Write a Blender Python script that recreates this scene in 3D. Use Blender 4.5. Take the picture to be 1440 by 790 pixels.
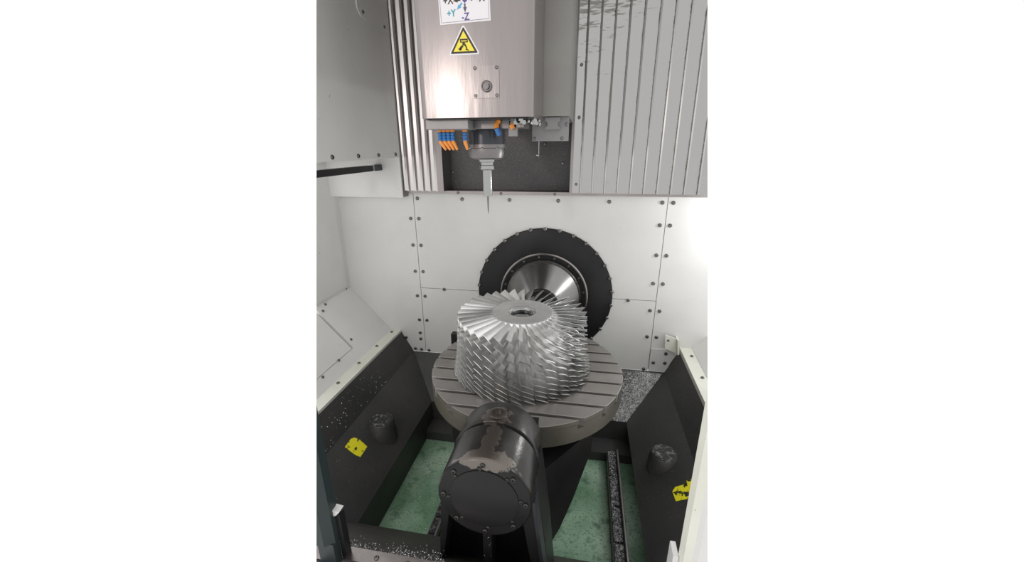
import bpy, bmesh, math, random
from mathutils import Vector, Matrix
random.seed(7)
for o in list(bpy.data.objects): bpy.data.objects.remove(o)
SC = bpy.context.scene
COL = SC.collection
PI = math.pi

# ------------------------------------------------------------------ camera
# origin = centre of the rotary table's top face; x right, y into the machine, z up (metres)
CAM = Vector((0.2075, -1.4911, 0.8918))
PITCH, YAW, ROLL, FPX = 0.32664, 0.17850, -0.00549, 560.0
fw = Vector((-math.sin(YAW)*math.cos(PITCH), math.cos(YAW)*math.cos(PITCH), -math.sin(PITCH)))
rt = Vector((math.cos(YAW), math.sin(YAW), 0)); up = rt.cross(fw)
rt, up = math.cos(ROLL)*rt + math.sin(ROLL)*up, -math.sin(ROLL)*rt + math.cos(ROLL)*up
cd = bpy.data.cameras.new('camera'); cam = bpy.data.objects.new('camera', cd); COL.objects.link(cam)
cd.sensor_fit = 'HORIZONTAL'; cd.sensor_width = 36; cd.lens = 36*FPX/1440; cd.clip_start = 0.02
cam.matrix_world = Matrix(((rt.x, up.x, -fw.x, CAM.x), (rt.y, up.y, -fw.y, CAM.y), (rt.z, up.z, -fw.z, CAM.z), (0, 0, 0, 1)))
SC.camera = cam

# ------------------------------------------------------------------ world and light
W = bpy.data.worlds.new('workshop_daylight'); SC.world = W; W.use_nodes = True
W.node_tree.nodes['Background'].inputs[0].default_value = (1, 1, 1, 1)
W.node_tree.nodes['Background'].inputs[1].default_value = 1.08
SC.view_settings.view_transform = 'Standard'; SC.view_settings.look = 'None'
SC.view_settings.exposure = 0.0; SC.view_settings.gamma = 1.0; SC.view_settings.use_curve_mapping = False

def area(name, loc, aim, sx, sy, watt, col=(1, 1, 1)):
    l = bpy.data.lights.new(name, 'AREA'); l.shape = 'RECTANGLE'; l.size = sx; l.size_y = sy; l.energy = watt; l.color = col
    o = bpy.data.objects.new(name, l); COL.objects.link(o); o.location = loc
    o.rotation_euler = (Vector(aim)-Vector(loc)).to_track_quat('-Z', 'Y').to_euler(); return o
# the machine's two work lamps, beyond the photograph's edges: one to the left of the open door (its reflection is on the spindle
# housing), one on the right wall near the back (its glow is on the back wall and way cover)
area('work_lamp_left_offscreen', (-0.762, -1.556, 1.162), (-.3, -.2, 1.0), .10, .14, 3.6, (1, .88, .84))
pl_ = bpy.data.lights.new('work_lamp_right_offscreen', 'POINT'); pl_.energy = 8.0; pl_.shadow_soft_size = .06; pl_.color = (.97, 1, 1)
po = bpy.data.objects.new('work_lamp_right_offscreen', pl_); COL.objects.link(po); po.location = (1.08, .50, .58)

# ------------------------------------------------------------------ materials
def mat(name, c1, c2=None, scale=8, rough=.5, metal=0, bump=0, bscale=None, specks=None, detail=4, stretch=None, rvar=0, contrast=(.35, .65), spec=.5, sdetail=3, srough=.5):
    """procedural principled material: two colours mixed by noise, optional specks [(colour, scale, threshold), ...]"""
    m = bpy.data.materials.new(name); m.use_nodes = True
    nt = m.node_tree; N = nt.nodes; L = nt.links; b = N['Principled BSDF']
    tc = N.new('ShaderNodeTexCoord'); vec = tc.outputs['Object']
    if stretch:
        mp = N.new('ShaderNodeMapping'); mp.inputs['Scale'].default_value = stretch; L.new(vec, mp.inputs[0]); svec = mp.outputs[0]
    else: svec = vec
    def noise(sc, v=svec, det=detail, ro=.5):
        n = N.new('ShaderNodeTexNoise'); n.inputs['Roughness'].default_value = ro; n.inputs['Scale'].default_value = sc; n.inputs['Detail'].default_value = det; L.new(v, n.inputs['Vector']); return n.outputs['Fac']
    def ramp(f, a, c):
        r = N.new('ShaderNodeMapRange'); r.inputs[1].default_value = a; r.inputs[2].default_value = c; L.new(f, r.inputs[0]); return r.outputs[0]
    col = None
    f = noise(scale)
    if c2:
        mx = N.new('ShaderNodeMix'); mx.data_type = 'RGBA'
        L.new(ramp(f, *contrast), mx.inputs[0]); mx.inputs[6].default_value = (*c1, 1); mx.inputs[7].default_value = (*c2, 1); col = mx.outputs[2]
    for sc, ss, th, wd in (specks or []):
        mx = N.new('ShaderNodeMix'); mx.data_type = 'RGBA'
        L.new(ramp(noise(ss, vec, sdetail, srough), th, th+wd), mx.inputs[0])
        if col is not None: L.new(col, mx.inputs[6])
        else: mx.inputs[6].default_value = (*c1, 1)
        mx.inputs[7].default_value = (*sc, 1); col = mx.outputs[2]
    if col is not None: L.new(col, b.inputs['Base Color'])
    else: b.inputs['Base Color'].default_value = (*c1, 1)
    b.inputs['Metallic'].default_value = metal; b.inputs['Roughness'].default_value = rough
    b.inputs['Specular IOR Level'].default_value = spec
    if rvar:
        r = N.new('ShaderNodeMapRange'); r.inputs[1].default_value = .3; r.inputs[2].default_value = .7
        r.inputs[3].default_value = max(.05, rough-rvar); r.inputs[4].default_value = rough+rvar; L.new(f, r.inputs[0]); L.new(r.outputs[0], b.inputs['Roughness'])
    if bump:
        bn = N.new('ShaderNodeBump'); bn.inputs['Strength'].default_value = bump; bn.inputs['Distance'].default_value = .02
        L.new(noise(bscale or scale), bn.inputs['Height']); L.new(bn.outputs[0], b.inputs['Normal'])
    return m
M = {}
M['white'] = mat('white_paint', (.71, .70, .68), (.65, .64, .62), 3, .38, specks=[((.25, .23, .2), 60, .74, .03)])
M['cream'] = mat('cream_paint', (.72, .72, .64), (.64, .645, .56), 5, .4, specks=[((.2, .2, .14), 45, .72, .04)])
M['greymetal'] = mat('grey_coated_metal', (.27, .258, .258), (.23, .222, .222), 6, .4, .3)
M['carriage'] = mat('satin_carriage_steel', (.30, .29, .27), (.26, .25, .235), 5, .42, .8)
M['steel'] = mat('brushed_steel', (.34, .31, .302), (.29, .265, .26), 6, .32, 1, .05, 30, stretch=(1, 1, .15))
M['steelwave'] = mat('rippled_steel', (.40, .39, .38), None, 3.2, .17, 1, .8, 6, stretch=(.8, 1, 2.4), detail=3)
M['steeldark'] = mat('dark_steel', (.22, .205, .205), (.17, .16, .16), 6, .35, 1)
M['ribsteel'] = mat('pleat_steel', (.60, .57, .56), None, 6, .3, 1)
M['ribneutral'] = mat('folded_rib_steel', (.46, .455, .445), None, 6, .3, 1)
M['alu'] = mat('milled_aluminium', (.93, .93, .92), (.86, .86, .85), 12, .28, .95)
M['aluface'] = mat('turned_aluminium', (.80, .79, .78), (.70, .69, .68), 20, .36, .8)
M['chrome'] = mat('polished_steel', (.36, .36, .355), None, 5, .14, 1)
M['conesteel'] = mat('turned_dark_steel', (.30, .29, .285), (.24, .235, .23), 6, .24, 1)
M['darkbolt'] = mat('oily_bolt', (.07, .066, .062), None, 5, .35, .8)
M['table'] = mat('ground_table_steel', (.42, .40, .38), (.33, .312, .296), 7, .42, .8, .03, 60, rvar=.06)
M['tablerim'] = mat('brown_table_rim', (.13, .12, .095), (.10, .092, .072), 8, .42, .5)  # rim coloured darker and browner than the table top
M['black'] = mat('black_paint', (.011, .011, .012), (.018, .0175, .0175), 5, .36, spec=.24)
M['blacksat'] = mat('satin_black_steel', (.06, .062, .072), (.04, .041, .048), 6, .28, .6)
M['bearing'] = mat('worn_black_paint', (.07, .067, .066), (.04, .038, .037), 6, .24, .8, .04, 120)
M['bearingcap'] = mat('worn_black_cap', (.008, .008, .008), (.014, .0135, .0135), 4, .25, .0, spec=.22)
M['hopper'] = mat('dark_chute_paint', (.038, .037, .037), (.056, .054, .053), 4, .48, 0, .08, 90, specks=[((.16, .155, .15), 150, .69, .03)])
M['plate'] = mat('dusty_dark_plate', (.06, .055, .05), (.04, .037, .034), 7, .55, 0, specks=[((.2, .19, .17), 70, .72, .04)])
M['recess'] = mat('splashed_black_panel', (.045, .043, .043), (.085, .08, .078), 3, .32, .2, .1, 120, specks=[((.20, .19, .19), 210, .66, .06)])
M['green'] = mat('green_coolant', (.13, .28, .155), (.41, .59, .43), 3.2, .3, 0, .05, 30, detail=8, contrast=(.38, .62), specks=[((.07, .16, .09), 8, .54, .14), ((.04, .075, .05), 60, .56, .05), ((.46, .60, .47), 60, .60, .05), ((.02, .03, .02), 150, .60, .02)], sdetail=7, srough=.68)
M['chips'] = mat('aluminium_chips', (.88, .88, .87), (.6, .6, .6), 40, .3, .7)
M['chipbed'] = mat('chip_strewn_steel', (.035, .035, .035), (.26, .26, .255), 60, .4, .5, .4, 120, detail=8, contrast=(.50, .72))
M['screw'] = mat('steel_screw', (.20, .19, .18), None, 5, .35, 1)
M['orange'] = mat('orange_plastic', (.78, .29, .05), None, 5, .4)
M['blue'] = mat('blue_plastic', (.03, .16, .42), None, 5, .4)
M['yellow'] = mat('worn_yellow_sticker', (.92, .84, .02), None, 5, .5, specks=[((.03, .03, .02), 34, .555, .02)], sdetail=5, srough=.6)
M['signyellow'] = mat('sign_yellow', (.80, .66, .06), None, 5, .45)
M['ink'] = mat('black_ink', (.04, .035, .02), None, 5, .6)
M['labelwhite'] = mat('label_white', (.74, .72, .74), None, 5, .5)
M['inkgrey'] = mat('grey_ink', (.10, .09, .13), None, 5, .6)
M['inkteal'] = mat('teal_ink', (.02, .30, .36), None, 5, .6)
M['inkblue'] = mat('blue_ink', (.10, .36, .60), None, 5, .6)
M['inkviolet'] = mat('violet_ink', (.10, .08, .26), None, 5, .6)
M['teal'] = mat('dark_teal_paint', (.022, .031, .032), (.03, .04, .041), 4, .4, spec=.25)
def wear(m, centre, reach, colour, scale, stretch=(1, 1, 1)):
    nt = m.node_tree; N = nt.nodes; L = nt.links; b = N['Principled BSDF']; tc = N.new('ShaderNodeTexCoord')
    sb = N.new('ShaderNodeVectorMath'); sb.operation = 'SUBTRACT'; L.new(tc.outputs['Object'], sb.inputs[0]); sb.inputs[1].default_value = centre
    ml = N.new('ShaderNodeVectorMath'); ml.operation = 'MULTIPLY'; L.new(sb.outputs[0], ml.inputs[0]); ml.inputs[1].default_value = stretch
    d = N.new('ShaderNodeVectorMath'); d.operation = 'LENGTH'; L.new(ml.outputs[0], d.inputs[0])
    n = N.new('ShaderNodeTexNoise'); n.inputs['Scale'].default_value = scale; n.inputs['Detail'].default_value = 6; n.inputs['Roughness'].default_value = .6; L.new(tc.outputs['Object'], n.inputs['Vector'])
    a = N.new('ShaderNodeMath'); a.operation = 'MULTIPLY_ADD'; L.new(d.outputs['Value'], a.inputs[0]); a.inputs[1].default_value = -1/reach; a.inputs[2].default_value = 1
    c = N.new('ShaderNodeMath'); c.operation = 'MULTIPLY_ADD'; L.new(n.outputs['Fac'], c.inputs[0]); c.inputs[1].default_value = 1.6; L.new(a.outputs[0], c.inputs[2])
    r = N.new('ShaderNodeMapRange'); r.inputs[1].default_value = 1.00; r.inputs[2].default_value = 1.05; L.new(c.outputs[0], r.inputs[0])
    mx = N.new('ShaderNodeMix'); mx.data_type = 'RGBA'; L.new(r.outputs[0], mx.inputs[0])
    L.new(b.inputs['Base Color'].links[0].from_socket, mx.inputs[6]); mx.inputs[7].default_value = (*colour, 1); L.new(mx.outputs[2], b.inputs['Base Color'])
WORN = (.16, .14, .125)
wear(M['bearing'], (0, -.100, .935), .085, WORN, 30, (.85, 2.2, .3))
wear(M['bearing'], (.005, -.035, .94), .055, WORN, 45, (1.9, .75, .3))
wear(M['bearing'], (0, .062, .94), .05, WORN, 50, (1, 1, .3))
wear(M['bearingcap'], (0, -.111, .955), .07, WORN, 22, (.75, 1, 1.3))

# ------------------------------------------------------------------ mesh helpers
# the enclosure is modelled up to these two section planes, beyond which nothing of the machine is known
CUTS = [(CAM, Vector((0.8095, 0.5687, -0.1461))), (CAM, Vector((-0.9577, 0.2531, -0.1368)))]
def cutaway(bm):
    for co, no in CUTS:
        g = bm.verts[:] + bm.edges[:] + bm.faces[:]
        r = bmesh.ops.bisect_plane(bm, geom=g, plane_co=co, plane_no=-no, clear_outer=True)
        ed = [e for e in r['geom_cut'] if isinstance(e, bmesh.types.BMEdge)]
        if ed: bmesh.ops.holes_fill(bm, edges=ed, sides=0)
def link(name, bm, m, parent=None, smooth=False, cut=False, bevel=0, loc=None):
    if cut: cutaway(bm)
    bmesh.ops.recalc_face_normals(bm, faces=bm.faces[:])
    me = bpy.data.meshes.new(name); bm.to_mesh(me); bm.free()
    if smooth:
        for p in me.polygons: p.use_smooth = True
        try: me.set_sharp_from_angle(angle=math.radians(38))
        except Exception: pass
    for k in (m if isinstance(m, (list, tuple)) else [m]): me.materials.append(M[k])
    o = bpy.data.objects.new(name, me); COL.objects.link(o)
    if parent: o.parent = parent
    if loc: o.location = loc
    if bevel:
        b = o.modifiers.new('bevel', 'BEVEL'); b.width = bevel; b.segments = 2; b.limit_method = 'ANGLE'; b.angle_limit = math.radians(40)
    return o
def box(bm, x0, x1, y0, y1, z0, z1):
    v = [bm.verts.new((x, y, z)) for x in (x0, x1) for y in (y0, y1) for z in (z0, z1)]
    for f in ((0, 1, 3, 2), (4, 6, 7, 5), (0, 4, 5, 1), (2, 3, 7, 6), (0, 2, 6, 4), (1, 5, 7, 3)): bm.faces.new([v[i] for i in f])
    return v
def prism(bm, pts, axis, a, b):
    """polygon pts (in the two other axes, xyz order) extruded along axis from a to b"""
    def P(u, v, w): return {'x': (w, u, v), 'y': (u, w, v), 'z': (u, v, w)}[axis]
    lo = [bm.verts.new(P(u, v, a)) for u, v in pts]; hi = [bm.verts.new(P(u, v, b)) for u, v in pts]
    n = len(pts)
    bm.faces.new(lo); bm.faces.new(hi[::-1])
    for i in range(n): bm.faces.new((lo[i], lo[(i+1) % n], hi[(i+1) % n], hi[i]))
def lathe(bm, prof, n=32, axis='z', c=(0, 0, 0), caps=True):
    """prof: [(radius, height)]"""
    rings = []
    for r, h in prof:
        ring = []
        for i in range(n):
            a = 2*PI*i/n; u, v = r*math.cos(a), r*math.sin(a)
            p = {'z': (u, v, h), 'y': (u, h, v), 'x': (h, u, v)}[axis]
            ring.append(bm.verts.new((p[0]+c[0], p[1]+c[1], p[2]+c[2])))
        rings.append(ring)
    for a, b in zip(rings, rings[1:]):
        for i in range(n): bm.faces.new((a[i], a[(i+1) % n], b[(i+1) % n], b[i]))
    if caps:
        bm.faces.new(rings[0]); bm.faces.new(rings[-1])
def tube(bm, p0, p1, r0, r1=None, n=10):
    p0 = Vector(p0); p1 = Vector(p1); r1 = r0 if r1 is None else r1
    d = (p1-p0).normalized(); u = d.orthogonal().normalized(); w = d.cross(u)
    A = [bm.verts.new(p0+r0*(math.cos(2*PI*i/n)*u+math.sin(2*PI*i/n)*w)) for i in range(n)]
    B = [bm.verts.new(p1+r1*(math.cos(2*PI*i/n)*u+math.sin(2*PI*i/n)*w)) for i in range(n)]
    bm.faces.new(A); bm.faces.new(B)
    for i in range(n): bm.faces.new((A[i], A[(i+1) % n], B[(i+1) % n], B[i]))
def BM(): return bmesh.new()
def tag(o, label, cat=None, group=None, kind=None):
    o['label'] = label
    if cat: o['category'] = cat
    if group: o['group'] = group
    if kind: o['kind'] = kind
    return o
def empty(name, loc, label, cat=None, group=None, kind=None):
    o = bpy.data.objects.new(name, None); COL.objects.link(o); o.location = loc; o.empty_display_size = .05
    return tag(o, label, cat, group, kind)
def part(name, bm, m, parent, **k):
    """bm is in world coordinates: shift it to the parent's frame"""
    l = Vector((0, 0, 0)); q = parent
    while q is not None: l += q.location; q = q.parent
    if k.get('cut'): cutaway(bm); k['cut'] = False
    bmesh.ops.translate(bm, verts=bm.verts[:], vec=-l)
    return link(name, bm, m, parent, **k)
# one shared screw mesh per axis
def screw_mesh(axis, r=.0085, h=.006, slot=True):
    bm = BM(); s = -1
    lathe(bm, [(r, 0), (r*.96, h*.6), (r*.7, h), (r*.42, h), (r*.38, h*.45)], 10, 'z')
    if axis == 'y': bmesh.ops.rotate(bm, verts=bm.verts[:], matrix=Matrix.Rotation(PI/2, 3, 'X'))      # head faces -y
    if axis == 'x': bmesh.ops.rotate(bm, verts=bm.verts[:], matrix=Matrix.Rotation(PI/2, 3, 'Y'))       # head faces +x
    bmesh.ops.recalc_face_normals(bm, faces=bm.faces[:])
    me = bpy.data.meshes.new('screw'); bm.to_mesh(me); bm.free(); me.materials.append(M['screw']); return me
SCR = {a: screw_mesh(a) for a in 'xyz'}
SCR['d'] = screw_mesh('y'); SCR['d'].materials[0] = M['darkbolt']
def screw(parent, p, axis='y', s=1, rot=None, name='screw'):
    o = bpy.data.objects.new(name, SCR[axis]); COL.objects.link(o); o.parent = parent
    l = Vector(p); q = parent
    while q is not None: l -= q.location; q = q.parent
    o.location = l; o.scale = (s, s, s)
    if rot: o.rotation_euler = rot
    return o

# ================================================================== THE ENCLOSURE
YB = .72
wb = empty('wall_back', (0, YB, -.395), 'white bolted sheet metal back wall of the machine enclosure', kind='structure')
def panel(poly, t=.012, m='white', parent=wb, y=YB, name='panel'):
    bm = BM(); prism(bm, poly, 'y', y, y+t)
    return part(name, bm, m, parent, cut=True)
g = .0016
pl = panel([(-1.26, .655), (-1.26, .03), (-1.01, -.262), (-.933, -.262), (-.858, -.395), (-.772-g, -.395), (-.772-g, .655)])
pu = panel([(-.772+g, .655), (-.772+g, .055+g), (.638-g, .055+g), (.638-g, .655)])
pd = panel([(-.772+g, .055-g), (-.772+g, -.395), (.638-g, -.395), (.638-g, .055-g)])
pr = panel([(.638+g, .655), (.638+g, -.395), (.735, -.395), (.80, -.24), (.87, -.24), (1.2, .105), (1.2, .655)])
bm = BM(); box(bm, -1.25, .86, YB+.014, YB+.03, -.39, .65); part('backing', bm, 'white', wb, cut=True)
bm = BM(); prism(bm, [(.641, -.245), (.73, -.242), (.774, -.285), (.735, -.392), (.641, -.392)], 'y', YB-.006, YB); part('corner_plate', bm, 'white', wb)
SW = []
for z in (.489, .328, .162, 0, -.165): SW += [(-.799, z), (-.748, z)]
SW += [(-.802, -.258), (-.801, -.302), (-.902, -.300), (-.844, -.376), (-.802, -.378), (-.750, -.381)]
SW += [(x, .607) for x in (-.747, -.477, -.203, .068, .340, .611, .666)]
for z in (.488, .323, .160, -.004, -.169): SW += [(.611, z), (.663, z)]
SW += [(.612, -.385), (-.619, .053), (.484, .051)]
for x, z in SW: screw(wb, (x, YB, z), 'y', 1.25)
for x, z in ((.662, -.334), (.727, -.33), (.726, -.268)): screw(wb, (x, YB-.006, z), 'y', 1.25)
wt = empty('trim_4', (0, .76, .64), 'steel rail and black recess panel above the white back wall', kind='structure')
# rail along the top of the white panels
bm = BM(); box(bm, -.815, 1.2, YB-.03, YB+.1, .640, .656); part('ledge_rail', bm, 'steel', wt, cut=True)
for x in (-.49, -.245, .05): screw(wt, (x, YB-.032, .645), 'y', .9)
# recessed black panel behind the spindle
bm = BM(); box(bm, -.62, .2, .80, .815, .65, 1.75); part('recess_panel', bm, 'recess', wt)
for x, z in ((-.55, .75), (-.02, .90), (.08, .80)): screw(wt, (x, .80, z), 'y', 1.1)
bm = BM(); box(bm, -.594, -.560, .655, .80, .656, 1.75); part('recess_jamb', bm, 'steel', wt)
bm = BM(); box(bm, .128, .142, .655, .80, .656, 1.75); part('recess_jamb', bm, 'steel', wt)

# left wall
wl = empty('wall_left', (-1.255, .3, -.25), 'white left side wall with overhanging upper panel and sloped lower panel', kind='structure')
bm = BM(); box(bm, -.815, -.80, -.9, .652, .836, 1.8); box(bm, -1.26, -.815, -.9, .652, .836, .848)
up_ = part('upper_panel', bm, 'white', wl, cut=True)
for y in (.031, .227, .412, .599): screw(wl, (-.80, y, .853), 'x', 1.15)
# seam of the corner plate at the top of the overhang (a raised sheet with a folded corner)
bm = BM(); prism(bm, [(.36, 1.8), (.36, 1.46), (.385, 1.435), (.612, 1.42), (.65, 1.42), (.65, 1.8)], 'x', -.80, -.7965); part('cover_sheet', bm, 'white', wl)
for y, z in ((.404, 1.455), (.602, 1.445)): screw(wl, (-.7965, y, z), 'x', .9)
bm = BM(); box(bm, -1.26, -.80, .640, .652, .62, .836); part('end_plate', bm, 'white', wl, cut=True)
bm = BM(); box(bm, -1.27, -1.255, -.9, YB, .038, .84); part('side_panel', bm, 'white', wl, cut=True)
bm = BM(); box(bm, -1.255, -1.247, -.9, .672, .056, .84); part('door_sheet', bm, 'white', wl, cut=True)
sd = Vector((.26, 0, -.288)).normalized(); sn = Vector((.288, 0, .26)).normalized()
def slope_slab(a, b, y0, y1, t0, t1):
    """slab on the left slope: a, b are distances down the slope from the fold"""
    bm = BM(); o = Vector((-1.26, 0, .038))
    v = []
    for s in (a, b):
        for y in (y0, y1):
            for t in (t0, t1): p = o+sd*s+sn*t; v.append(bm.verts.new((p.x, y, p.z)))
    for f in ((0, 1, 3, 2), (4, 6, 7, 5), (0, 4, 5, 1), (2, 3, 7, 6), (0, 2, 6, 4), (1, 5, 7, 3)): bm.faces.new([v[i] for i in f])
    return bm
part('slope_panel', slope_slab(0, .315, .355, YB, -.015, 0), 'white', wl, cut=True)
part('slope_panel', slope_slab(.315, .39, -.9, YB, -.015, 0), 'white', wl, cut=True)
part('hatch', slope_slab(-.02, .3125, -.9, .341, -.02, -.003), 'white', wl, cut=True)
part('hatch_backing', slope_slab(-.02, .39, -.9, YB, -.04, -.022), 'white', wl, cut=True)
for s, y in ((.0, .674), (.02, .437), (.045, .385), (.27, .385), (.315, .207), (.325, .055)):
    p = Vector((-1.26, 0, .038))+sd*s
    screw(wl, (p.x, y, p.z), 'x', .95, (0, math.radians(-42)*-1 if False else math.radians(-42), 0))
bm = BM(); box(bm, -1.02, -.935, -.9, YB, -.262, -.249); lg = part('ledge', bm, 'cream', wl, cut=True)
for y in (.678, .482, .28, .081): screw(wl, (-.980, y, -.249), 'z', 1.1)
bm = BM(); box(bm, -.941, -.933, -.9, YB, -.275, -.247); part('ledge_lip', bm, 'cream', wl, cut=True)

# right wall
wr = empty('wall_right', (.83, .3, -.22), 'white right side wall with cream bolted ledge above the chute', kind='structure')
bm = BM(); prism(bm, [(.865, -.222), (1.2, .13), (1.2, .10), (.885, -.235)], 'y', -.9, YB); part('slope_panel', bm, 'white', wr, cut=True)
bm = BM(); box(bm, .805, .885, -.9, YB, -.236, -.224); part('ledge', bm, 'cream', wr, cut=True)
bm = BM(); box(bm, .798, .806, -.9, YB, -.25, -.222); part('ledge_lip', bm, 'cream', wr, cut=True)
for y in (.62, .40): screw(wr, (.842, y, -.224), 'z', 1.1)

ce = BM(); box(ce, -.86, 1.25, -.55, .85, 1.75, 1.77)  # unseen roof, put in to darken the upper surfaces and their reflections
tag(link('added_ceiling', ce, 'white', cut=True), 'unseen roof of the machine enclosure, added to darken its upper part', kind='structure')
# bottom: chute slopes round the coolant pit
XL, XR, YR, ZR, ZG = -.645, .505, .455, -.58, -.76
fl = empty('floor', (0, 0, ZG), 'machine bed with dark chip chute slopes around a pit of green coolant', kind='structure')
bm = BM(); box(bm, XL-.01, XR+.06, -.85, YR, ZG-.02, ZG); part('pit_floor', bm, 'green', fl)
def quad(pts, t=.01, m='hopper', name='chute_slope', n=None):
    bm = BM(); P = [Vector(p) for p in pts]
    nn = n or (P[1]-P[0]).cross(P[2]-P[0]).normalized()
    if nn.z < 0: nn = -nn
    a = [bm.verts.new(p) for p in P]; b = [bm.verts.new(p-nn*t) for p in P]
    bm.faces.new(a); bm.faces.new(b[::-1]); k = len(P)
    for i in range(k): bm.faces.new((a[i], a[(i+1) % k], b[(i+1) % k], b[i]))
    return part(name, bm, m, fl, cut=True)
YF, ZF = -.80, -.125
quad([(-.933, -.9, -.262), (-.933, YB, -.262), (-.858, YB, -.396), (-.858, -.9, -.396)], name='chute_wall')
quad([(-.858, -.9, -.396), (-.858, YB, -.396), (XL, YR, ZR), (XL, -.9, ZR)])
quad([(.80, -.9, -.245), (.80, YB, -.245), (.730, YB, -.396), (.730, -.9, -.396)], name='chute_wall')
quad([(.730, -.9, -.396), (.730, YB, -.396), (XR, YR, ZR), (XR, -.9, ZR)])
quad([(-.858, YB, -.396), (.730, YB, -.396), (XR, YR, ZR), (XL, YR, ZR)], m='hopper')
quad([(-.66, -.385, ZR), (.52, -.385, ZR), (.52, YF, ZF), (-.66, YF, ZF)], m='plate')
bm = BM(); box(bm, XL-.012, XL, -.85, YR+.01, ZG, ZR); part('pit_wall', bm, 'hopper', fl)
bm = BM(); box(bm, XR+.05, XR+.06, -.85, YR+.01, ZG, ZR-.01); part('pit_wall', bm, 'hopper', fl)
bm = BM(); box(bm, XL, XR+.05, YR, YR+.012, ZG, ZR); part('pit_wall', bm, 'hopper', fl)
bm = BM(); box(bm, XL, XR+.05, .335, YR, ZG, -.705); part('pit_step', bm, 'hopper', fl)
bm = BM(); box(bm, XL, XR, -.41, -.39, ZG, ZR-.02); part('pit_wall', bm, 'hopper', fl)

# ------------------------------------------------------------------ door posts and sill
dl = empty('trim_1', (-.40, -.84, -.13), 'dark teal painted door post at the left of the opening', kind='structure')
bm = BM(); prism(bm, [(-.47, -.86), (-.385, -.86), (-.363, -.845), (-.363, -.82), (-.47, -.82)], 'z', -.05, .5); part('post', bm, 'teal', dl, cut=True)
bm = BM(); box(bm, -.41, -.366, -.852, -.828, -.13, -.05); part('post_foot', bm, 'teal', dl, cut=True)
bm = BM(); prism(bm, [(-.364, .046), (-.345, .043), (-.356, .030), (-.364, .026)], 'y', -.835, -.815); part('white_clip', bm, 'white', dl)
bm = BM(); box(bm, -.364, -.350, -.830, -.81, -.118, .028); part('seal_block', bm, 'black', dl)
dr = empty('trim_2', (.46, -.84, -.13), 'off-white door post with folded edges at the right of the opening', kind='structure')
bm = BM(); prism(bm, [(.441, -.83), (.447, -.845), (.462, -.85), (.462, -.83)], 'z', -.13, .6); part('post_edge', bm, 'cream', dr, cut=True)
bm = BM(); prism(bm, [(.462, -.85), (.470, -.857), (.53, -.857), (.53, -.83), (.462, -.83)], 'z', -.13, .6); part('post', bm, 'white', dr, cut=True)
bm = BM(); box(bm, .43, .441, -.835, -.80, -.0, .075); part('post_clip', bm, 'white', dr)
ds = empty('trim_3', (0, -.82, -.12), 'bright steel door sill track across the front opening', kind='structure')
bm = BM(); box(bm, -.56, .62, -.835, -.80, -.135, -.118); part('sill_plate', bm, 'steel', ds, cut=True)
for x in (-.365, -.275, -.19): screw(ds, (x, -.818, -.118), 'z', .8)
bm = BM(); box(bm, -.56, .62, -.870, -.845, -.150, -.125); part('track', bm, 'blacksat', ds, cut=True)
bm = BM(); box(bm, -.56, .62, -.93, -.875, -.150, -.120); part('front_plate', bm, 'white', ds, cut=True)

# ================================================================== SLIDING WAY COVERS
def way_cover(name, label, edges, y, zb, zt, rib, m1, m2, sink=0):
    r = empty(name, ((edges[0]+edges[-1])/2, y, zb), label, 'way cover', 'steel way covers behind the spindle')
    for a, b in zip(edges, edges[1:]):
        bm = BM(); prism(bm, [(a, y+sink), (b-rib, y+.006+sink), (b-rib, y+.014+sink), (a, y+.012+sink)], 'z', zb, zt); s = part('slat', bm, m1, r, cut=True)
        bm = BM(); prism(bm, [(b-rib, y+.012+sink), (b-rib*.85, y-.004), (b-rib*.15, y-.006), (b, y), (b, y+.014+sink)], 'z', zb, zt); part('rib', bm, m2, s, cut=True)
    return r
wc = way_cover('way_cover', 'wide rippled steel cover of tall vertical slats beside the spindle carriage', [.142, .189, .25, .312, .376, .44, .507, .572, .638, .703, .768, .86, .93], .66, .656, 1.75, .009, 'steelwave', 'ribneutral')
for z in (.702, 1.025, 1.257): screw(wc, (.162, .662, z), 'y', .9)
way_cover('way_cover', 'narrow steel cover of close vertical pleats beside the overhanging grey panel', [-.803, -.763, -.718, -.676, -.634, -.592], .66, .656, 1.75, .019, 'ribsteel', 'ribsteel', .016)
bm = BM(); box(bm, -.812, -.80, .665, .8, .62, 1.75); box(bm, -.86, -.8, .79, .8, .62, 1.75)
part('cover_gap_strip', bm, 'carriage', wl)

# ================================================================== SPINDLE HEAD
HX0, HX1, HY0, HY1, HZ = -.318, .042, -.20, .085, .976
hd = empty('milling_spindle', (-.152, 0, HZ), 'stainless steel milling spindle housing with warning stickers and blue and orange nozzles', 'spindle')
def rrect(x0, x1, y0, y1, r, n=6):
    pts = []
    for cx, cy, a0 in ((x1-r, y0+r, -90), (x1-r, y1-r, 0), (x0+r, y1-r, 90), (x0+r, y0+r, 180)):
        for i in range(n+1):
            a = math.radians(a0+90*i/n); pts.append((cx+r*math.cos(a), cy+r*math.sin(a)))
    return pts
bm = BM(); prism(bm, rrect(HX0, HX1, HY0, HY1, .022), 'z', HZ, 1.75); part('housing', bm, 'steel', hd, smooth=True)
bm = BM(); prism(bm, rrect(HX0+.012, HX1-.012, HY0+.012, HY1-.012, .02), 'z', HZ-.004, HZ); part('bottom_gasket', bm, 'black', hd)
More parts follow.
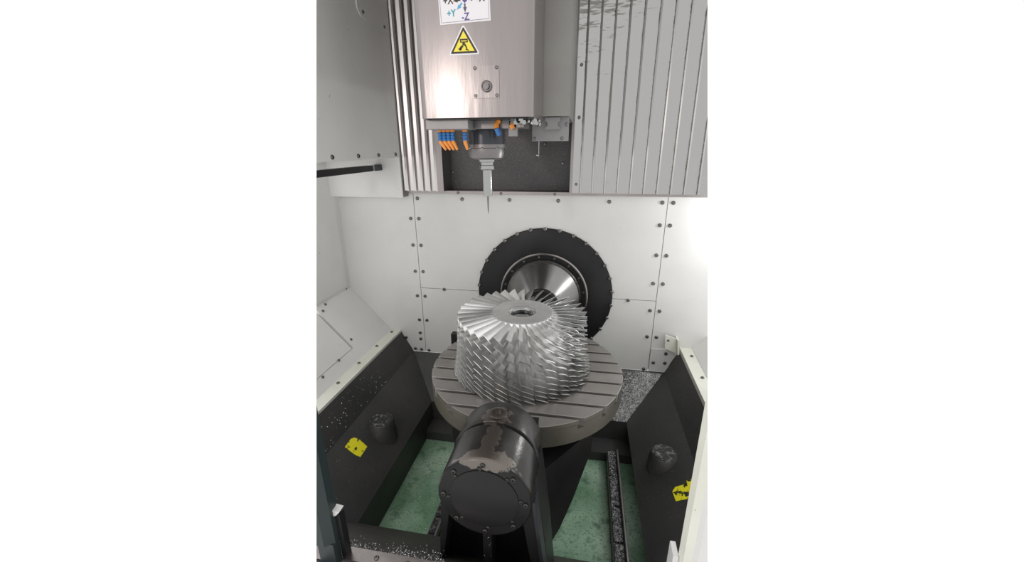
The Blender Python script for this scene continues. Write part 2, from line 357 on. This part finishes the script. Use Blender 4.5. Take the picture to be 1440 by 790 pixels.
# access plate with round plug
bm = BM(); box(bm, -.141, -.061, HY0-.003, HY0, 1.030, 1.118); ap = part('access_plate', bm, 'steel', hd)
for x, z in ((-.134, 1.112), (-.068, 1.112), (-.134, 1.037), (-.068, 1.037)): screw(ap, (x, HY0-.003, z), 'y', .62)
bm = BM(); lathe(bm, [(.0165, 0), (.0165, .004), (.014, .006), (.0125, .006), (.0125, .003), (.009, .003), (.009, .010), (.0, .010)], 24, 'z', caps=False)
bmesh.ops.rotate(bm, verts=bm.verts[:], matrix=Matrix.Rotation(PI/2, 3, 'X')); bmesh.ops.translate(bm, verts=bm.verts[:], vec=(-.099, HY0-.003, 1.062)); part('plug', bm, 'steeldark', ap, smooth=True)
# stickers
def flat(pts, y, t=.0006):
    bm = BM(); prism(bm, pts, 'y', y-t, y); return bm
ang = math.radians(1.6)
def T(u, v, c=(-.159, 1.231)):  # sticker frame: origin at middle of its lower edge
    return (c[0]+u*math.cos(ang)-v*math.sin(ang), c[1]+u*math.sin(ang)+v*math.cos(ang))
st = part('axis_label', flat([T(-.076, 0), T(.076, 0), T(.076, .125), (T(-.076, .125))], HY0, .0012), 'labelwhite', hd)
st['label'] = 'white label with plus and minus axis letters and arrows'
ys = HY0-.0012
for a, b in (((-.072, .0045), (.072, .0052)), ((-.072, .0045), (-.0715, .12)), ((.0715, .0045), (.072, .12))):
    part('border_line', flat([T(a[0], a[1]), T(b[0], a[1]), T(b[0], b[1]), T(a[0], b[1])], ys), 'inkgrey', st)
def text(s, u, v, h, m, name='lettering'):
    c = bpy.data.curves.new('t', 'FONT'); c.body = s; c.size = h*1.42; c.align_x = 'CENTER'; c.align_y = 'CENTER'; c.offset = h*.02; c.extrude = .0003
    o = bpy.data.objects.new('t', c); COL.objects.link(o); dg = bpy.context.evaluated_depsgraph_get()
    me = bpy.data.meshes.new_from_object(o.evaluated_get(dg)); bpy.data.objects.remove(o)
    bm = BM(); bm.from_mesh(me); bpy.data.meshes.remove(me)
    bmesh.ops.scale(bm, verts=bm.verts[:], vec=(.9, 1, 1))
    bmesh.ops.rotate(bm, verts=bm.verts[:], matrix=Matrix.Rotation(PI/2, 3, 'X')); bmesh.ops.rotate(bm, verts=bm.verts[:], matrix=Matrix.Rotation(-ang, 3, 'Y'))
    x, z = T(u, v); bmesh.ops.translate(bm, verts=bm.verts[:], vec=(x, ys-.0004, z)); return part(name, bm, m, st)
text('+X', -.047, .058, .0185, 'ink'); text('-X', .049, .057, .0185, 'ink'); text('+Y', -.040, .026, .0175, 'inkteal'); text('-Z', .002, .0145, .0185, 'inkviolet')
def arrow(u0, v0, u1, v1, m, w=.0022, hw=.0055, hl=.013):
    d = Vector((u1-u0, v1-v0)); l = d.length; d.normalize(); n = Vector((-d.y, d.x))
    a = Vector((u0, v0)); q = [a+n*w, a+d*(l-hl)+n*w, a+d*(l-hl)+n*hw, a+d*l, a+d*(l-hl)-n*hw, a+d*(l-hl)-n*w, a-n*w]
    part('arrow', flat([T(*k) for k in q], ys), m, st)
arrow(-.010, .0575, -.032, .0565, 'ink'); arrow(.013, .0575, .034, .058, 'ink'); arrow(-.006, .050, -.022, .034, 'inkblue'); arrow(.002, .048, .002, .0255, 'inkgrey')
part('cube_symbol', flat([T(-.004, .055), T(.002, .049), T(.009, .054), T(.009, .068), T(.002, .074), T(-.004, .068)], ys), 'inkviolet', st)
# warning triangle
tc = (-.1655, 1.150)
def tri(k, y, t, r=0):
    base = [(-.049, -.001), (.049, -.001), (.0, .079)]; c = (0, .0255)
    pts = [((c[0]+(u-c[0])*k), (c[1]+(v-c[1])*k)) for u, v in base]
    out = []
    for i in range(3):
        p = Vector(pts[i]); a = Vector(pts[i-1])-p; b = Vector(pts[(i+1) % 3])-p
        if r:
            for j in range(5):
                f = j/4; q = p+a.normalized()*r*(1-f)**2+b.normalized()*r*f**2; out.append(q)
        else: out.append(p)
    return flat([(tc[0]+q[0], tc[1]+q[1]) for q in out], y, t)
ws = part('warning_sticker', tri(1.0, HY0, .0010, .010), 'labelwhite', hd); ws['label'] = 'yellow triangular crush warning sticker'
part('triangle_border', tri(.86, HY0-.0010, .0004, .004), 'ink', ws)
part('triangle_field', tri(.66, HY0-.0014, .0004), 'signyellow', ws)
yw = HY0-.0018
def wpoly(pts, m='ink', nm='pictogram'): part(nm, flat([(tc[0]+u, tc[1]+v) for u, v in pts], yw, .0004), m, ws)
wpoly([(-.011, .0365), (.0125, .0365), (.0125, .0405), (-.011, .0405)])
wpoly([(-.011, .0335), (-.008, .0335), (-.008, .0365), (-.011, .0365)]); wpoly([(.0095, .0335), (.0125, .0335), (.0125, .0365), (.0095, .0365)])
wpoly([(-.011, .031), (.0125, .031), (.0125, .0335), (-.011, .0335)])
wpoly([(-.003, .031), (.002, .031), (.005, .027), (.009, .020), (.0105, .014), (.016, .0095), (.013, .009), (.004, .0125), (.007, .015), (.003, .022), (-.003, .024), (-.005, .027)])
wpoly([(-.004, .025), (-.001, .021), (-.006, .016), (-.0085, .0105), (-.014, .011), (-.018, .015), (-.014, .0165), (-.011, .0205)])
wpoly([(-.0125, .0125), (-.010, .012), (-.007, .017), (-.009, .019)], 'signyellow', 'pictogram_gap')

# manifold block and nozzles under the head
bm = BM(); box(bm, -.316, -.172, -.165, -.06, .944, .974); part('coolant_manifold', bm, 'greymetal', hd, bevel=.002)
bm = BM(); box(bm, -.172, -.05, -.10, .08, .946, .974); part('spindle_mount', bm, 'steeldark', hd, bevel=.002)
bm = BM(); prism(bm, rrect(-.06, -.002, -.10, .05, .01), 'z', .950, .974); part('side_mount', bm, 'steel', hd)
def nozzle(x, y, z, dx, L=.028, ball=True):
    bm = BM(); lathe(bm, [(.0075, z+.012), (.0085, z+.006), (.0075, z+.001)], 10, 'z', (x, y, 0)); n = part('nozzle', bm, 'orange', hd, smooth=True)
    bm = BM()
    prof = []
    for k in range(3):
        zz = z-k*.0095; prof += [(.0065, zz), (.0085, zz-.003), (.0085, zz-.006), (.0065, zz-.0092)]
    lathe(bm, prof, 10, 'z', (x, y, 0)); part('segments', bm, 'blue', n, smooth=True)
    bm = BM(); tube(bm, (x, y, z-.0285), (x+dx, y-.004, z-.0285-L), .0075, .004, 10); part('tip', bm, 'orange', n, smooth=True)
for x, dx in ((-.292, .020), (-.277, .020), (-.262, .018), (-.247, .016), (-.204, .009)): nozzle(x, -.10, .937, dx)
def hosebit(pts, r, m, nm='hose_piece'):
    for a, b, mm in zip(pts, pts[1:], m):
        bm = BM(); tube(bm, a, b, r, r*.85, 10); part(nm, bm, mm, hd, smooth=True)
hosebit([(-.083, -.11, .972), (-.090, -.115, .960), (-.088, -.12, .946), (-.080, -.12, .925)], .009, ['orange', 'orange', 'blue'])
hosebit([(-.030, -.11, .972), (-.040, -.115, .958), (-.036, -.115, .945)], .009, ['orange', 'orange'])
bm = BM(); box(bm, -.054, -.024, -.10, -.075, .922, .974); part('nozzle_block', bm, 'greymetal', hd, bevel=.003)
for i in range(16):
    f = i/15; a = Vector((-.028+.066*min(1, f*1.6), -.175+.16*max(0, f-.25)/.75, .966+.003*math.sin(i*2.3)))
    bm = BM(); tube(bm, a, a+Vector((.006*math.cos(i), .007, .004*math.sin(i*1.7))), .0085, .007, 8); part('hose_segment', bm, 'chrome', hd, smooth=True)
# spindle nose
SX, SY = -.152, 0
bm = BM(); lathe(bm, [(.060, .950), (.067, .945), (.068, .893)], 40, 'z', (SX, SY, 0)); part('spindle_nose', bm, 'blacksat', hd, smooth=True)
bm = BM(); lathe(bm, [(.072, .898), (.072, .886), (.066, .884), (.066, .868), (.062, .852), (.045, .846)], 40, 'z', (SX, SY, 0)); part('nose_ring', bm, 'steeldark', hd, smooth=True)
for k in range(8):
    a = 2*PI*k/8; screw(hd, (SX+.069*math.cos(a), SY+.069*math.sin(a), .884), 'z', .7)

# ------------------------------------------------------------------ tool in the spindle
tl = empty('tool_holder', (SX, SY, .846), 'slim polished tool holder with a thin cutter held in the spindle', 'tool')
bm = BM(); lathe(bm, [(.030, .846), (.030, .838), (.025, .836), (.025, .826), (.028, .824), (.028, .812), (.0195, .808)], 32, 'z', (SX, SY, 0)); part('flange', bm, 'chrome', tl, smooth=True)
bm = BM(); lathe(bm, [(.0175, .808), (.0175, .720), (.0165, .714), (.006, .712)], 28, 'z', (SX, SY, 0)); part('shank', bm, 'chrome', tl, smooth=True)
bm = BM(); lathe(bm, [(.0042, .713), (.0036, .69), (.0024, .66), (.0008, .647)], 10, 'z', (SX, SY, 0)); part('cutter', bm, 'steeldark', tl, smooth=True)

# ------------------------------------------------------------------ carriage behind the head
cg = empty('spindle_carriage', (.08, .12, .91), 'grey steel carriage plate behind the right of the spindle head', 'carriage')
bm = BM(); box(bm, -.30, .136, .09, .60, .995, 1.75); part('carriage_plate', bm, 'carriage', cg)
bm = BM(); box(bm, -.003, .136, .13, .145, .909, .995); bp = part('lower_bracket', bm, 'greymetal', cg)
for x, z in ((.006, .918), (.112, .918), (.128, .968), (.010, .970)): screw(bp, (x, .13, z), 'y', .8)
bm = BM(); prism(bm, [(.048, .992), (.105, .992), (.105, .980), (.096, .974), (.096, .962), (.105, .958), (.105, .950), (.048, .950), (.048, .958), (.057, .962), (.057, .974), (.048, .980)], 'y', .108, .13); part('cable_clamp', bm, 'greymetal', cg)
bm = BM(); tube(bm, (.022, .138, .91), (.022, .138, .853), .0022); tube(bm, (.022, .138, .855), (.012, .136, .857), .006); part('pin', bm, 'chrome', cg)

# ================================================================== GUIDE BAR ON THE LEFT
gb = empty('guide_bar', (-.93, .3, .78), 'black square bar running along the left wall under the grey panel', 'bar')
bm = BM(); box(bm, -.945, -.915, -.9, .560, .768, .798); part('bar', bm, 'black', gb, cut=True)
bm = BM(); box(bm, -.947, -.913, .560, .575, .766, .800); part('band', bm, 'alu', gb)
bm = BM(); box(bm, -.945, -.905, .575, .640, .768, .800); ec = part('end_block', bm, 'blacksat', gb, bevel=.002)
screw(ec, (-.925, .575, .784), 'y', 1.0)

# ================================================================== REAR TRUNNION
AZ = .06
rf = empty('trunnion_flange', (0, YB, AZ), 'large round black flange with rim screws and shiny cone on back wall', 'flange')
bm = BM(); lathe(bm, [(.395, YB), (.395, YB-.010), (.39, YB-.013), (.245, YB-.013)], 96, 'y', (0, 0, AZ)); part('flange_plate', bm, 'black', rf, smooth=True)
for k in range(30):
    a = math.radians(12*k+6); screw(rf, (.391*math.cos(a), YB-.013, AZ+.391*math.sin(a)), 'y', 1.3)
bm = BM(); lathe(bm, [(.256, YB-.012), (.256, YB-.030), (.250, YB-.034), (.244, YB-.030), (.244, YB-.018), (.10, YB-.018)], 72, 'y', (0, 0, AZ)); part('ring', bm, 'steel', rf, smooth=True)
bm = BM(); lathe(bm, [(.243, YB-.017), (.243, YB-.024), (.222, YB-.024), (.222, YB-.017)], 72, 'y', (0, 0, AZ), caps=False); part('seal_band', bm, 'black', rf, smooth=True)
for k in range(16):
    a = math.radians(22.5*k+8); screw(rf, (.233*math.cos(a), YB-.024, AZ+.233*math.sin(a)), 'y', .9)
bm = BM(); lathe(bm, [(.221, YB-.018), (.221, YB-.045), (.214, YB-.055), (.205, YB-.055), (.105, YB-.175), (.10, YB-.18), (.02, YB-.18)], 64, 'y', (0, 0, AZ)); part('cone', bm, 'conesteel', rf, smooth=True)
bm = BM(); lathe(bm, [(.098, YB-.178), (.098, YB-.20), (.09, YB-.205), (.01, YB-.205)], 40, 'y', (0, 0, AZ)); part('hub_cap', bm, 'black', rf, smooth=True)

# ================================================================== CRADLE AND ROTARY TABLE
cr = empty('table_cradle', (0, 0, -.58), 'black faceted trunnion cradle hanging under the rotary table', 'cradle')
bm = BM(); prism(bm, [(.285, -.15), (.285, -.25), (.225, -.41), (.18, -.50), (.107, -.58), (-.107, -.58), (-.18, -.50), (-.225, -.41), (-.285, -.25), (-.285, -.15)], 'y', -.42, .42)
for sx in (1, -1):
    for sy in (1, -1):
        n = Vector((sx*.17, sy*.12, 0)).normalized()
        gg = bm.verts[:]+bm.edges[:]+bm.faces[:]
        r = bmesh.ops.bisect_plane(bm, geom=gg, plane_co=(sx*.176, sy*.337, -.3), plane_no=n, clear_outer=True)
        bmesh.ops.holes_fill(bm, edges=[e for e in r['geom_cut'] if isinstance(e, bmesh.types.BMEdge)], sides=0)
part('body', bm, 'black', cr)
bm = BM(); lathe(bm, [(.25, -.15), (.25, -.10), (.2, -.091)], 48); part('swivel_housing', bm, 'black', cr, smooth=True)
bm = BM(); box(bm, -.10, .10, -.46, -.415, -.45, .06); lathe(bm, [(.075, -.46), (.075, -.503)], 48, 'y', (0, 0, AZ)); part('front_arm', bm, 'black', cr, smooth=True)
bm = BM(); box(bm, -.485, -.10, .42, .46, -.2, -.098); part('rear_beam', bm, 'black', cr)
bm = BM(); box(bm, -.10, .10, .42, .50, -.45, .06); lathe(bm, [(.09, .41), (.09, .514)], 32, 'y', (0, 0, AZ)); part('rear_arm', bm, 'black', cr)

rtb = empty('rotary_table', (0, 0, -.09), 'round steel rotary table with straight parallel slots', 'rotary table')
R = .40
def strip(bm, y0, y1, z0, z1, r=R, n=14):
    pts = []
    y0c, y1c = max(y0, -r+1e-4), min(y1, r-1e-4)
    if y1c <= y0c: return
    ys_ = [y0c+(y1c-y0c)*i/n for i in range(n+1)]
    pts = [(math.sqrt(max(r*r-y*y, 0)), y) for y in ys_]+[(-math.sqrt(max(r*r-y*y, 0)), y) for y in reversed(ys_)]
    prism(bm, pts, 'z', z0, z1)
slots = [-.32+.08*i for i in range(9)]
bm = BM(); lathe(bm, [(R-.01, -.09), (R, -.086), (R, -.036)], 128); part('table_base', bm, 'tablerim', rtb, smooth=True)
eb = [-R]+slots+[R]
bm = BM()
for i in range(10): strip(bm, eb[i]+(.0105 if i else 0), eb[i+1]-(.0105 if i < 9 else 0), -.036, -.018)
bmesh.ops.recalc_face_normals(bm, faces=bm.faces[:])
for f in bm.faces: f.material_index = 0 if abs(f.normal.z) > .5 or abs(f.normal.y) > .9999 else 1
part('slot_undercut', bm, ['table', 'tablerim'], rtb)
for i in range(10):
    bm = BM(); strip(bm, eb[i]+(.0075 if i else 0), eb[i+1]-(.0075 if i < 9 else 0), -.018, 0)
    bmesh.ops.recalc_face_normals(bm, faces=bm.faces[:])
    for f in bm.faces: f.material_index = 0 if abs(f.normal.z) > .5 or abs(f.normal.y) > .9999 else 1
    part('table_bar', bm, ['table', 'tablerim'], rtb, bevel=.0015)

# ------------------------------------------------------------------ front bearing
fb = empty('trunnion_bearing', (0, -.64, -.76), 'black cylindrical front bearing block with worn paint and bolted round end cap', 'bearing block')
bm = BM(); lathe(bm, [(.119, -.742), (.12, -.735), (.12, -.622), (.1165, -.620), (.1165, -.612), (.1235, -.610), (.1235, -.604), (.119, -.602), (.119, -.520), (.113, -.507), (.09, -.505)], 72, 'y', (0, 0, AZ)); part('cylinder', bm, 'bearing', fb, smooth=True)
bm = BM(); lathe(bm, [(.12, -.742), (.12, -.748), (.117, -.751), (.01, -.751)], 72, 'y', (0, 0, AZ)); cp = part('end_cap', bm, 'bearingcap', fb, smooth=True)
bm = BM(); lathe(bm, [(.088, -.750), (.088, -.753), (.086, -.754), (.01, -.754)], 64, 'y', (0, 0, AZ)); part('cover_disc', bm, 'black', fb, smooth=True)
for k in range(8):
    a = math.radians(45*k+90); screw(cp, (.105*math.cos(a), -.751, AZ+.105*math.sin(a)), 'd', .8, name='bolt')
    a += math.radians(5); screw(cp, (.093*math.cos(a), -.751, AZ+.093*math.sin(a)), 'd', .6, name='bolt')
bm = BM(); lathe(bm, [(.026, AZ+.112), (.026, AZ+.124), (.020, AZ+.126), (.015, AZ+.126), (.014, AZ+.118), (.0, AZ+.118)], 28, 'z', (0, -.575, 0), caps=False); part('lifting_boss', bm, 'bearing', fb, smooth=True)
bm = BM(); prism(bm, [(-.118, AZ), (.118, AZ), (.150, -.20), (.20, -.76), (-.19, -.76), (-.138, -.20)], 'y', -.655, -.51); part('pedestal', bm, 'black', fb, bevel=.006)
for q in ([(-.118, AZ), (-.10, AZ), (-.10, -.02), (-.128, -.20), (-.17, -.60), (-.17, -.76), (-.19, -.76), (-.138, -.20)],
          [(.10, AZ), (.118, AZ), (.150, -.20), (.20, -.76), (.15, -.76), (.15, -.60), (.125, -.20), (.095, -.02)],
          [(-.012, -.04), (.012, -.04), (.012, -.76), (-.012, -.76)]):
    bm = BM(); prism(bm, q, 'y', -.735, -.655); part('pedestal_rib', bm, 'black', fb, bevel=.002)
bm = BM(); prism(bm, [(.118, AZ+.0), (.126, AZ), (.160, -.20), (.21, -.76), (.20, -.76), (.150, -.20)], 'y', -.742, -.70); part('edge_strip', bm, 'blacksat', fb)
# ================================================================== BLADED ROTOR ON THE TABLE
BX, BY, BH, NB = -.02, 0, .25, 36
bl = empty('bladed_rotor', (BX, BY, 0), 'shiny milled aluminium rotor with stacked rows of slanted blades on the round table', 'rotor')
low = [.224, .189, .149, .112, .085, .059, .037, .019, .002]          # height of each row's lower blade corners
hub = [.131, .146, .160, .173, .184, .193, .201, .208, .214]
tip = [.263, .266, .269, .271, .274, .277, .280, .283, .287]
stag = [50, 56, 61, 64, 66, 67, 67, 67, 67]; chord = [.044, .047, .049, .050, .050, .051, .051, .052, .053]
prof = [(.058, .215), (.058, BH), (.128, BH), (.131, BH-.003)]
for k in range(1, 9): prof.append((hub[k], low[k]+.02))
prof += [(.22, .0), (.05, 0)]
bm = BM(); lathe(bm, prof, 72, 'z', (BX, BY, 0), caps=False); part('hub', bm, 'aluface', bl, smooth=True)
bm = BM(); lathe(bm, [(.0578, .240), (.050, .240), (.046, .236), (.046, .218), (.038, .214), (.001, .214)], 48, 'z', (BX, BY, 0), caps=False); part('bore_ring', bm, 'chrome', bl, smooth=True)
def blade_mesh(r0, r1, ax, g0, g1):
    """blade pointing along +x from r0 to r1; ax = axial height of its chord; g = stagger angles"""
    bm = BM(); NS, NC = 3, 4; grid = {}
    for i in range(NS+1):
        f = i/NS; r = r0-.004+(r1-r0+.004)*f; ga = math.radians(g0+(g1-g0)*f); ch = ax*(.86+.14*f)
        for j in range(NC+1):
            s = j/NC-.5; th = .0022*(1-.45*f)*(1-(2*abs(s))**2.2)+.0004
            cam_ = .03*ch*(1-4*s*s)
            d = Vector((0, -math.sin(ga), math.cos(ga))); n = Vector((0, math.cos(ga), math.sin(ga)))
            p = Vector((r, 0, 0))+d*(s*ch)+n*(cam_-.015*ch)
            grid[i, j, 0] = bm.verts.new(p+n*th); grid[i, j, 1] = bm.verts.new(p-n*th)
    for i in range(NS):
        for j in range(NC):
            bm.faces.new([grid[i, j, 0], grid[i+1, j, 0], grid[i+1, j+1, 0], grid[i, j+1, 0]])
            bm.faces.new([grid[i, j, 1], grid[i, j+1, 1], grid[i+1, j+1, 1], grid[i+1, j, 1]])
        for j in (0, NC):
            q = [grid[i, j, 0], grid[i+1, j, 0], grid[i+1, j, 1], grid[i, j, 1]]; bm.faces.new(q)
    for j in range(NC): bm.faces.new([grid[NS, j, 0], grid[NS, j, 1], grid[NS, j+1, 1], grid[NS, j+1, 0]])
    bmesh.ops.recalc_face_normals(bm, faces=bm.faces[:])
    me = bpy.data.meshes.new('blade'); bm.to_mesh(me); bm.free(); me.materials.append(M['alu'])
    for p in me.polygons: p.use_smooth = True
    try: me.set_sharp_from_angle(angle=math.radians(35))
    except Exception: pass
    return me
far = BM()
for k in range(9):
    me = blade_mesh(hub[k]-.006, tip[k], chord[k], stag[k]-4, stag[k])
    zc = low[k]+chord[k]*math.cos(math.radians(stag[k]))/2+.0012
    for i in range(NB):
        a = 2*PI*(i+.05*k)/NB
        if k == 8 and math.sin(a) > -.52 and math.cos(a+1.5) < .9 and 0 < (i % NB) < 25:      # the far side of the lowest row
            q = BM(); q.from_mesh(me); q.transform(Matrix.Translation((0, 0, zc)) @ Matrix.Rotation(a, 4, 'Z'))
            tm = bpy.data.meshes.new('t'); q.to_mesh(tm); q.free(); far.from_mesh(tm); bpy.data.meshes.remove(tm); continue
        o = bpy.data.objects.new('blade', me); COL.objects.link(o); o.parent = bl
        o.location = (0, 0, zc); o.rotation_euler = (0, 0, a)
fo = link('lowest_row_blades', far, 'alu', bl); fo['kind'] = 'stuff'

# ================================================================== SMALL THINGS IN THE CHUTE
def stub(x, y, z0, z1, label):
    r = empty('bolt_cover', (x, y, z0), label, 'cover', 'round caps on the chute slopes')
    bm = BM(); lathe(bm, [(.071, z0-.05), (.068, z0+.0), (.060, z1-.006), (.057, z1-.002), (.053, z1)], 36, 'z', (x, y, 0)); part('cap', bm, 'hopper', r, smooth=True)
    bm = BM(); lathe(bm, [(.055, z1-.001), (.055, z1+.002), (.052, z1+.003), (.001, z1+.003)], 36, 'z', (x, y, 0)); part('top_disc', bm, 'chipbed', r)
stub(-.752, .058, -.487, -.422, 'round black cap with scuffed metal top on the chute slope beside the teal post')
stub(.628, .075, -.475, -.436, 'round black cap with scuffed metal top on the chute slope beside the off-white post')
def sticker(c, ux, uy, label, outline):
    o = Vector(c); ux = Vector(ux).normalized(); uy = Vector(uy).normalized(); n = ux.cross(uy).normalized()
    if n.z < 0: n = -n
    bm = BM(); a = [bm.verts.new(o+ux*u+uy*v+n*.0004) for u, v in outline]; b = [bm.verts.new(o+ux*u+uy*v+n*.0016) for u, v in outline]
    bm.faces.new(a); bm.faces.new(b[::-1]); k = len(a)
    for i in range(k): bm.faces.new((a[i], a[(i+1) % k], b[(i+1) % k], b[i]))
    bmesh.ops.translate(bm, verts=bm.verts[:], vec=-o)
    return tag(link('warning_sticker', bm, 'yellow', loc=o), label, 'sticker', 'yellow stickers on the chute slopes')
sticker((-.793, -.112, -.452), (.213, 0, -.184), (0, 1, 0), 'worn yellow sticker on the dark slope beside the teal post', [(-.043, -.040), (.02, -.038), (.043, -.030), (.040, .036), (-.012, .040), (-.036, .030), (-.045, .012)])
sticker((.668, -.125, -.446), (.225, 0, .184), (0, 1, 0), 'torn yellow sticker on the dark slope beside the off-white post', [(-.042, -.030), (.012, -.042), (.044, -.036), (.046, .038), (.024, .042), (.016, .028), (-.030, .036), (-.046, .020)])
bk = empty('bracket', (.735, YB, -.2), 'small cream angle bracket on the back wall above the chute', 'bracket')
bm = BM(); prism(bm, [(.702, -.133), (.766, -.152), (.777, -.245), (.708, -.218)], 'y', .68, .688); part('face', bm, 'cream', bk)
bm = BM(); prism(bm, [(.766, -.152), (.777, -.152), (.787, -.24), (.777, -.245)], 'y', .66, YB); part('flange', bm, 'cream', bk); screw(bk, (.722, .68, -.165), 'y', .8)
# rails lying in the pit
def rail(x0, x1, y0, y1, label):
    r = empty('tray_rail', ((x0+x1)/2, (y0+y1)/2, ZG), label, 'rail', 'rails in the coolant pit')
    bm = BM(); box(bm, x0, x1, y0, y1, ZG, -.69); part('bar', bm, 'hopper', r)
    n = 4; L = (y1-y0)/n
    for i in range(n):
        bm = BM(); box(bm, x0+.006, x1-.016, y0+i*L+.006, y0+(i+1)*L-.006, -.69, -.682); part('top_strip', bm, 'chipbed', r)
    bm = BM(); box(bm, x1-.012, x1, y0, y1, -.69, -.665); part('raised_edge', bm, 'steeldark', r, bevel=.003)
rail(.398, .458, -.388, .333, 'chip covered steel rail lying in the coolant beside the cradle')
rail(-.385, -.335, -.388, -.05, 'chip covered steel rail lying in the coolant beside the bearing block')

# ================================================================== METAL CHIPS
def chips(name, label, fn, n, smin, smax):
    bm = BM()
    for _ in range(n):
        p, nrm = fn(); p = Vector(p)
        if any((p-co).dot(no) < .01 for co, no in CUTS): continue
        nrm = Vector(nrm).normalized(); s = random.uniform(smin, smax)
        R_ = Matrix.Rotation(random.uniform(0, 6.28), 3, nrm); u = R_ @ nrm.orthogonal().normalized(); w = nrm.cross(u)
        a = p+u*s; b = p-u*s*.6+w*s*.5; c = p-u*s*.4-w*s*random.uniform(.3, .6); d = p+nrm*s*random.uniform(.3, .8)
        v = [bm.verts.new(k) for k in (a, b, c, d)]
        for f in ((0, 1, 2), (0, 3, 1), (1, 3, 2), (2, 3, 0)): bm.faces.new([v[i] for i in f])
    return tag(link(name, bm, 'chips'), label, 'chips', kind='stuff')
def back_r():
    f = random.random(); y = YB-.01-(YB-YR-.01)*f; z = -.396+(ZR+.396)*(YB-y)/(YB-YR)
    xr = .72+(XR-.72)*f; x = xr-abs(random.gauss(0, .14)); return (max(x, .2), y, z+.001), (0, -.57, .82)
chips('metal_chips', 'silvery swarf heaped on the back slope beside the round table', back_r, 7000, .002, .0052)
def sill(): return (random.uniform(-.40, -.1), -.797+abs(random.gauss(0, .012)), -.124), (0, 0, 1)
chips('metal_chips', 'silvery swarf strewn along the steel door sill', sill, 380, .0008, .0026)
def lslope():
    f = random.random()**1.5; x = -.86-.07*random.random(); z = -.396+(x+.858)*-1.787
    return (x, random.uniform(-.25, .35), z+.001), (.87, 0, .49)
chips('metal_chips', 'scattered bright swarf specks on the steep chute wall under the ledge', lslope, 90, .0015, .004)
def rrail(): return (random.uniform(.404, .442), random.uniform(-.38, .33), -.682), (0, 0, 1)
chips('metal_chips', 'silvery swarf lying along the rail in the coolant pit', rrail, 900, .0015, .004)
def foot(): return (random.uniform(-.011, .011), -.7372, random.uniform(-.25, -.06)), (0, -1, 0)
chips('metal_chips', 'a few bright swarf specks stuck on the bearing block foot', foot, 14, .0008, .0022)
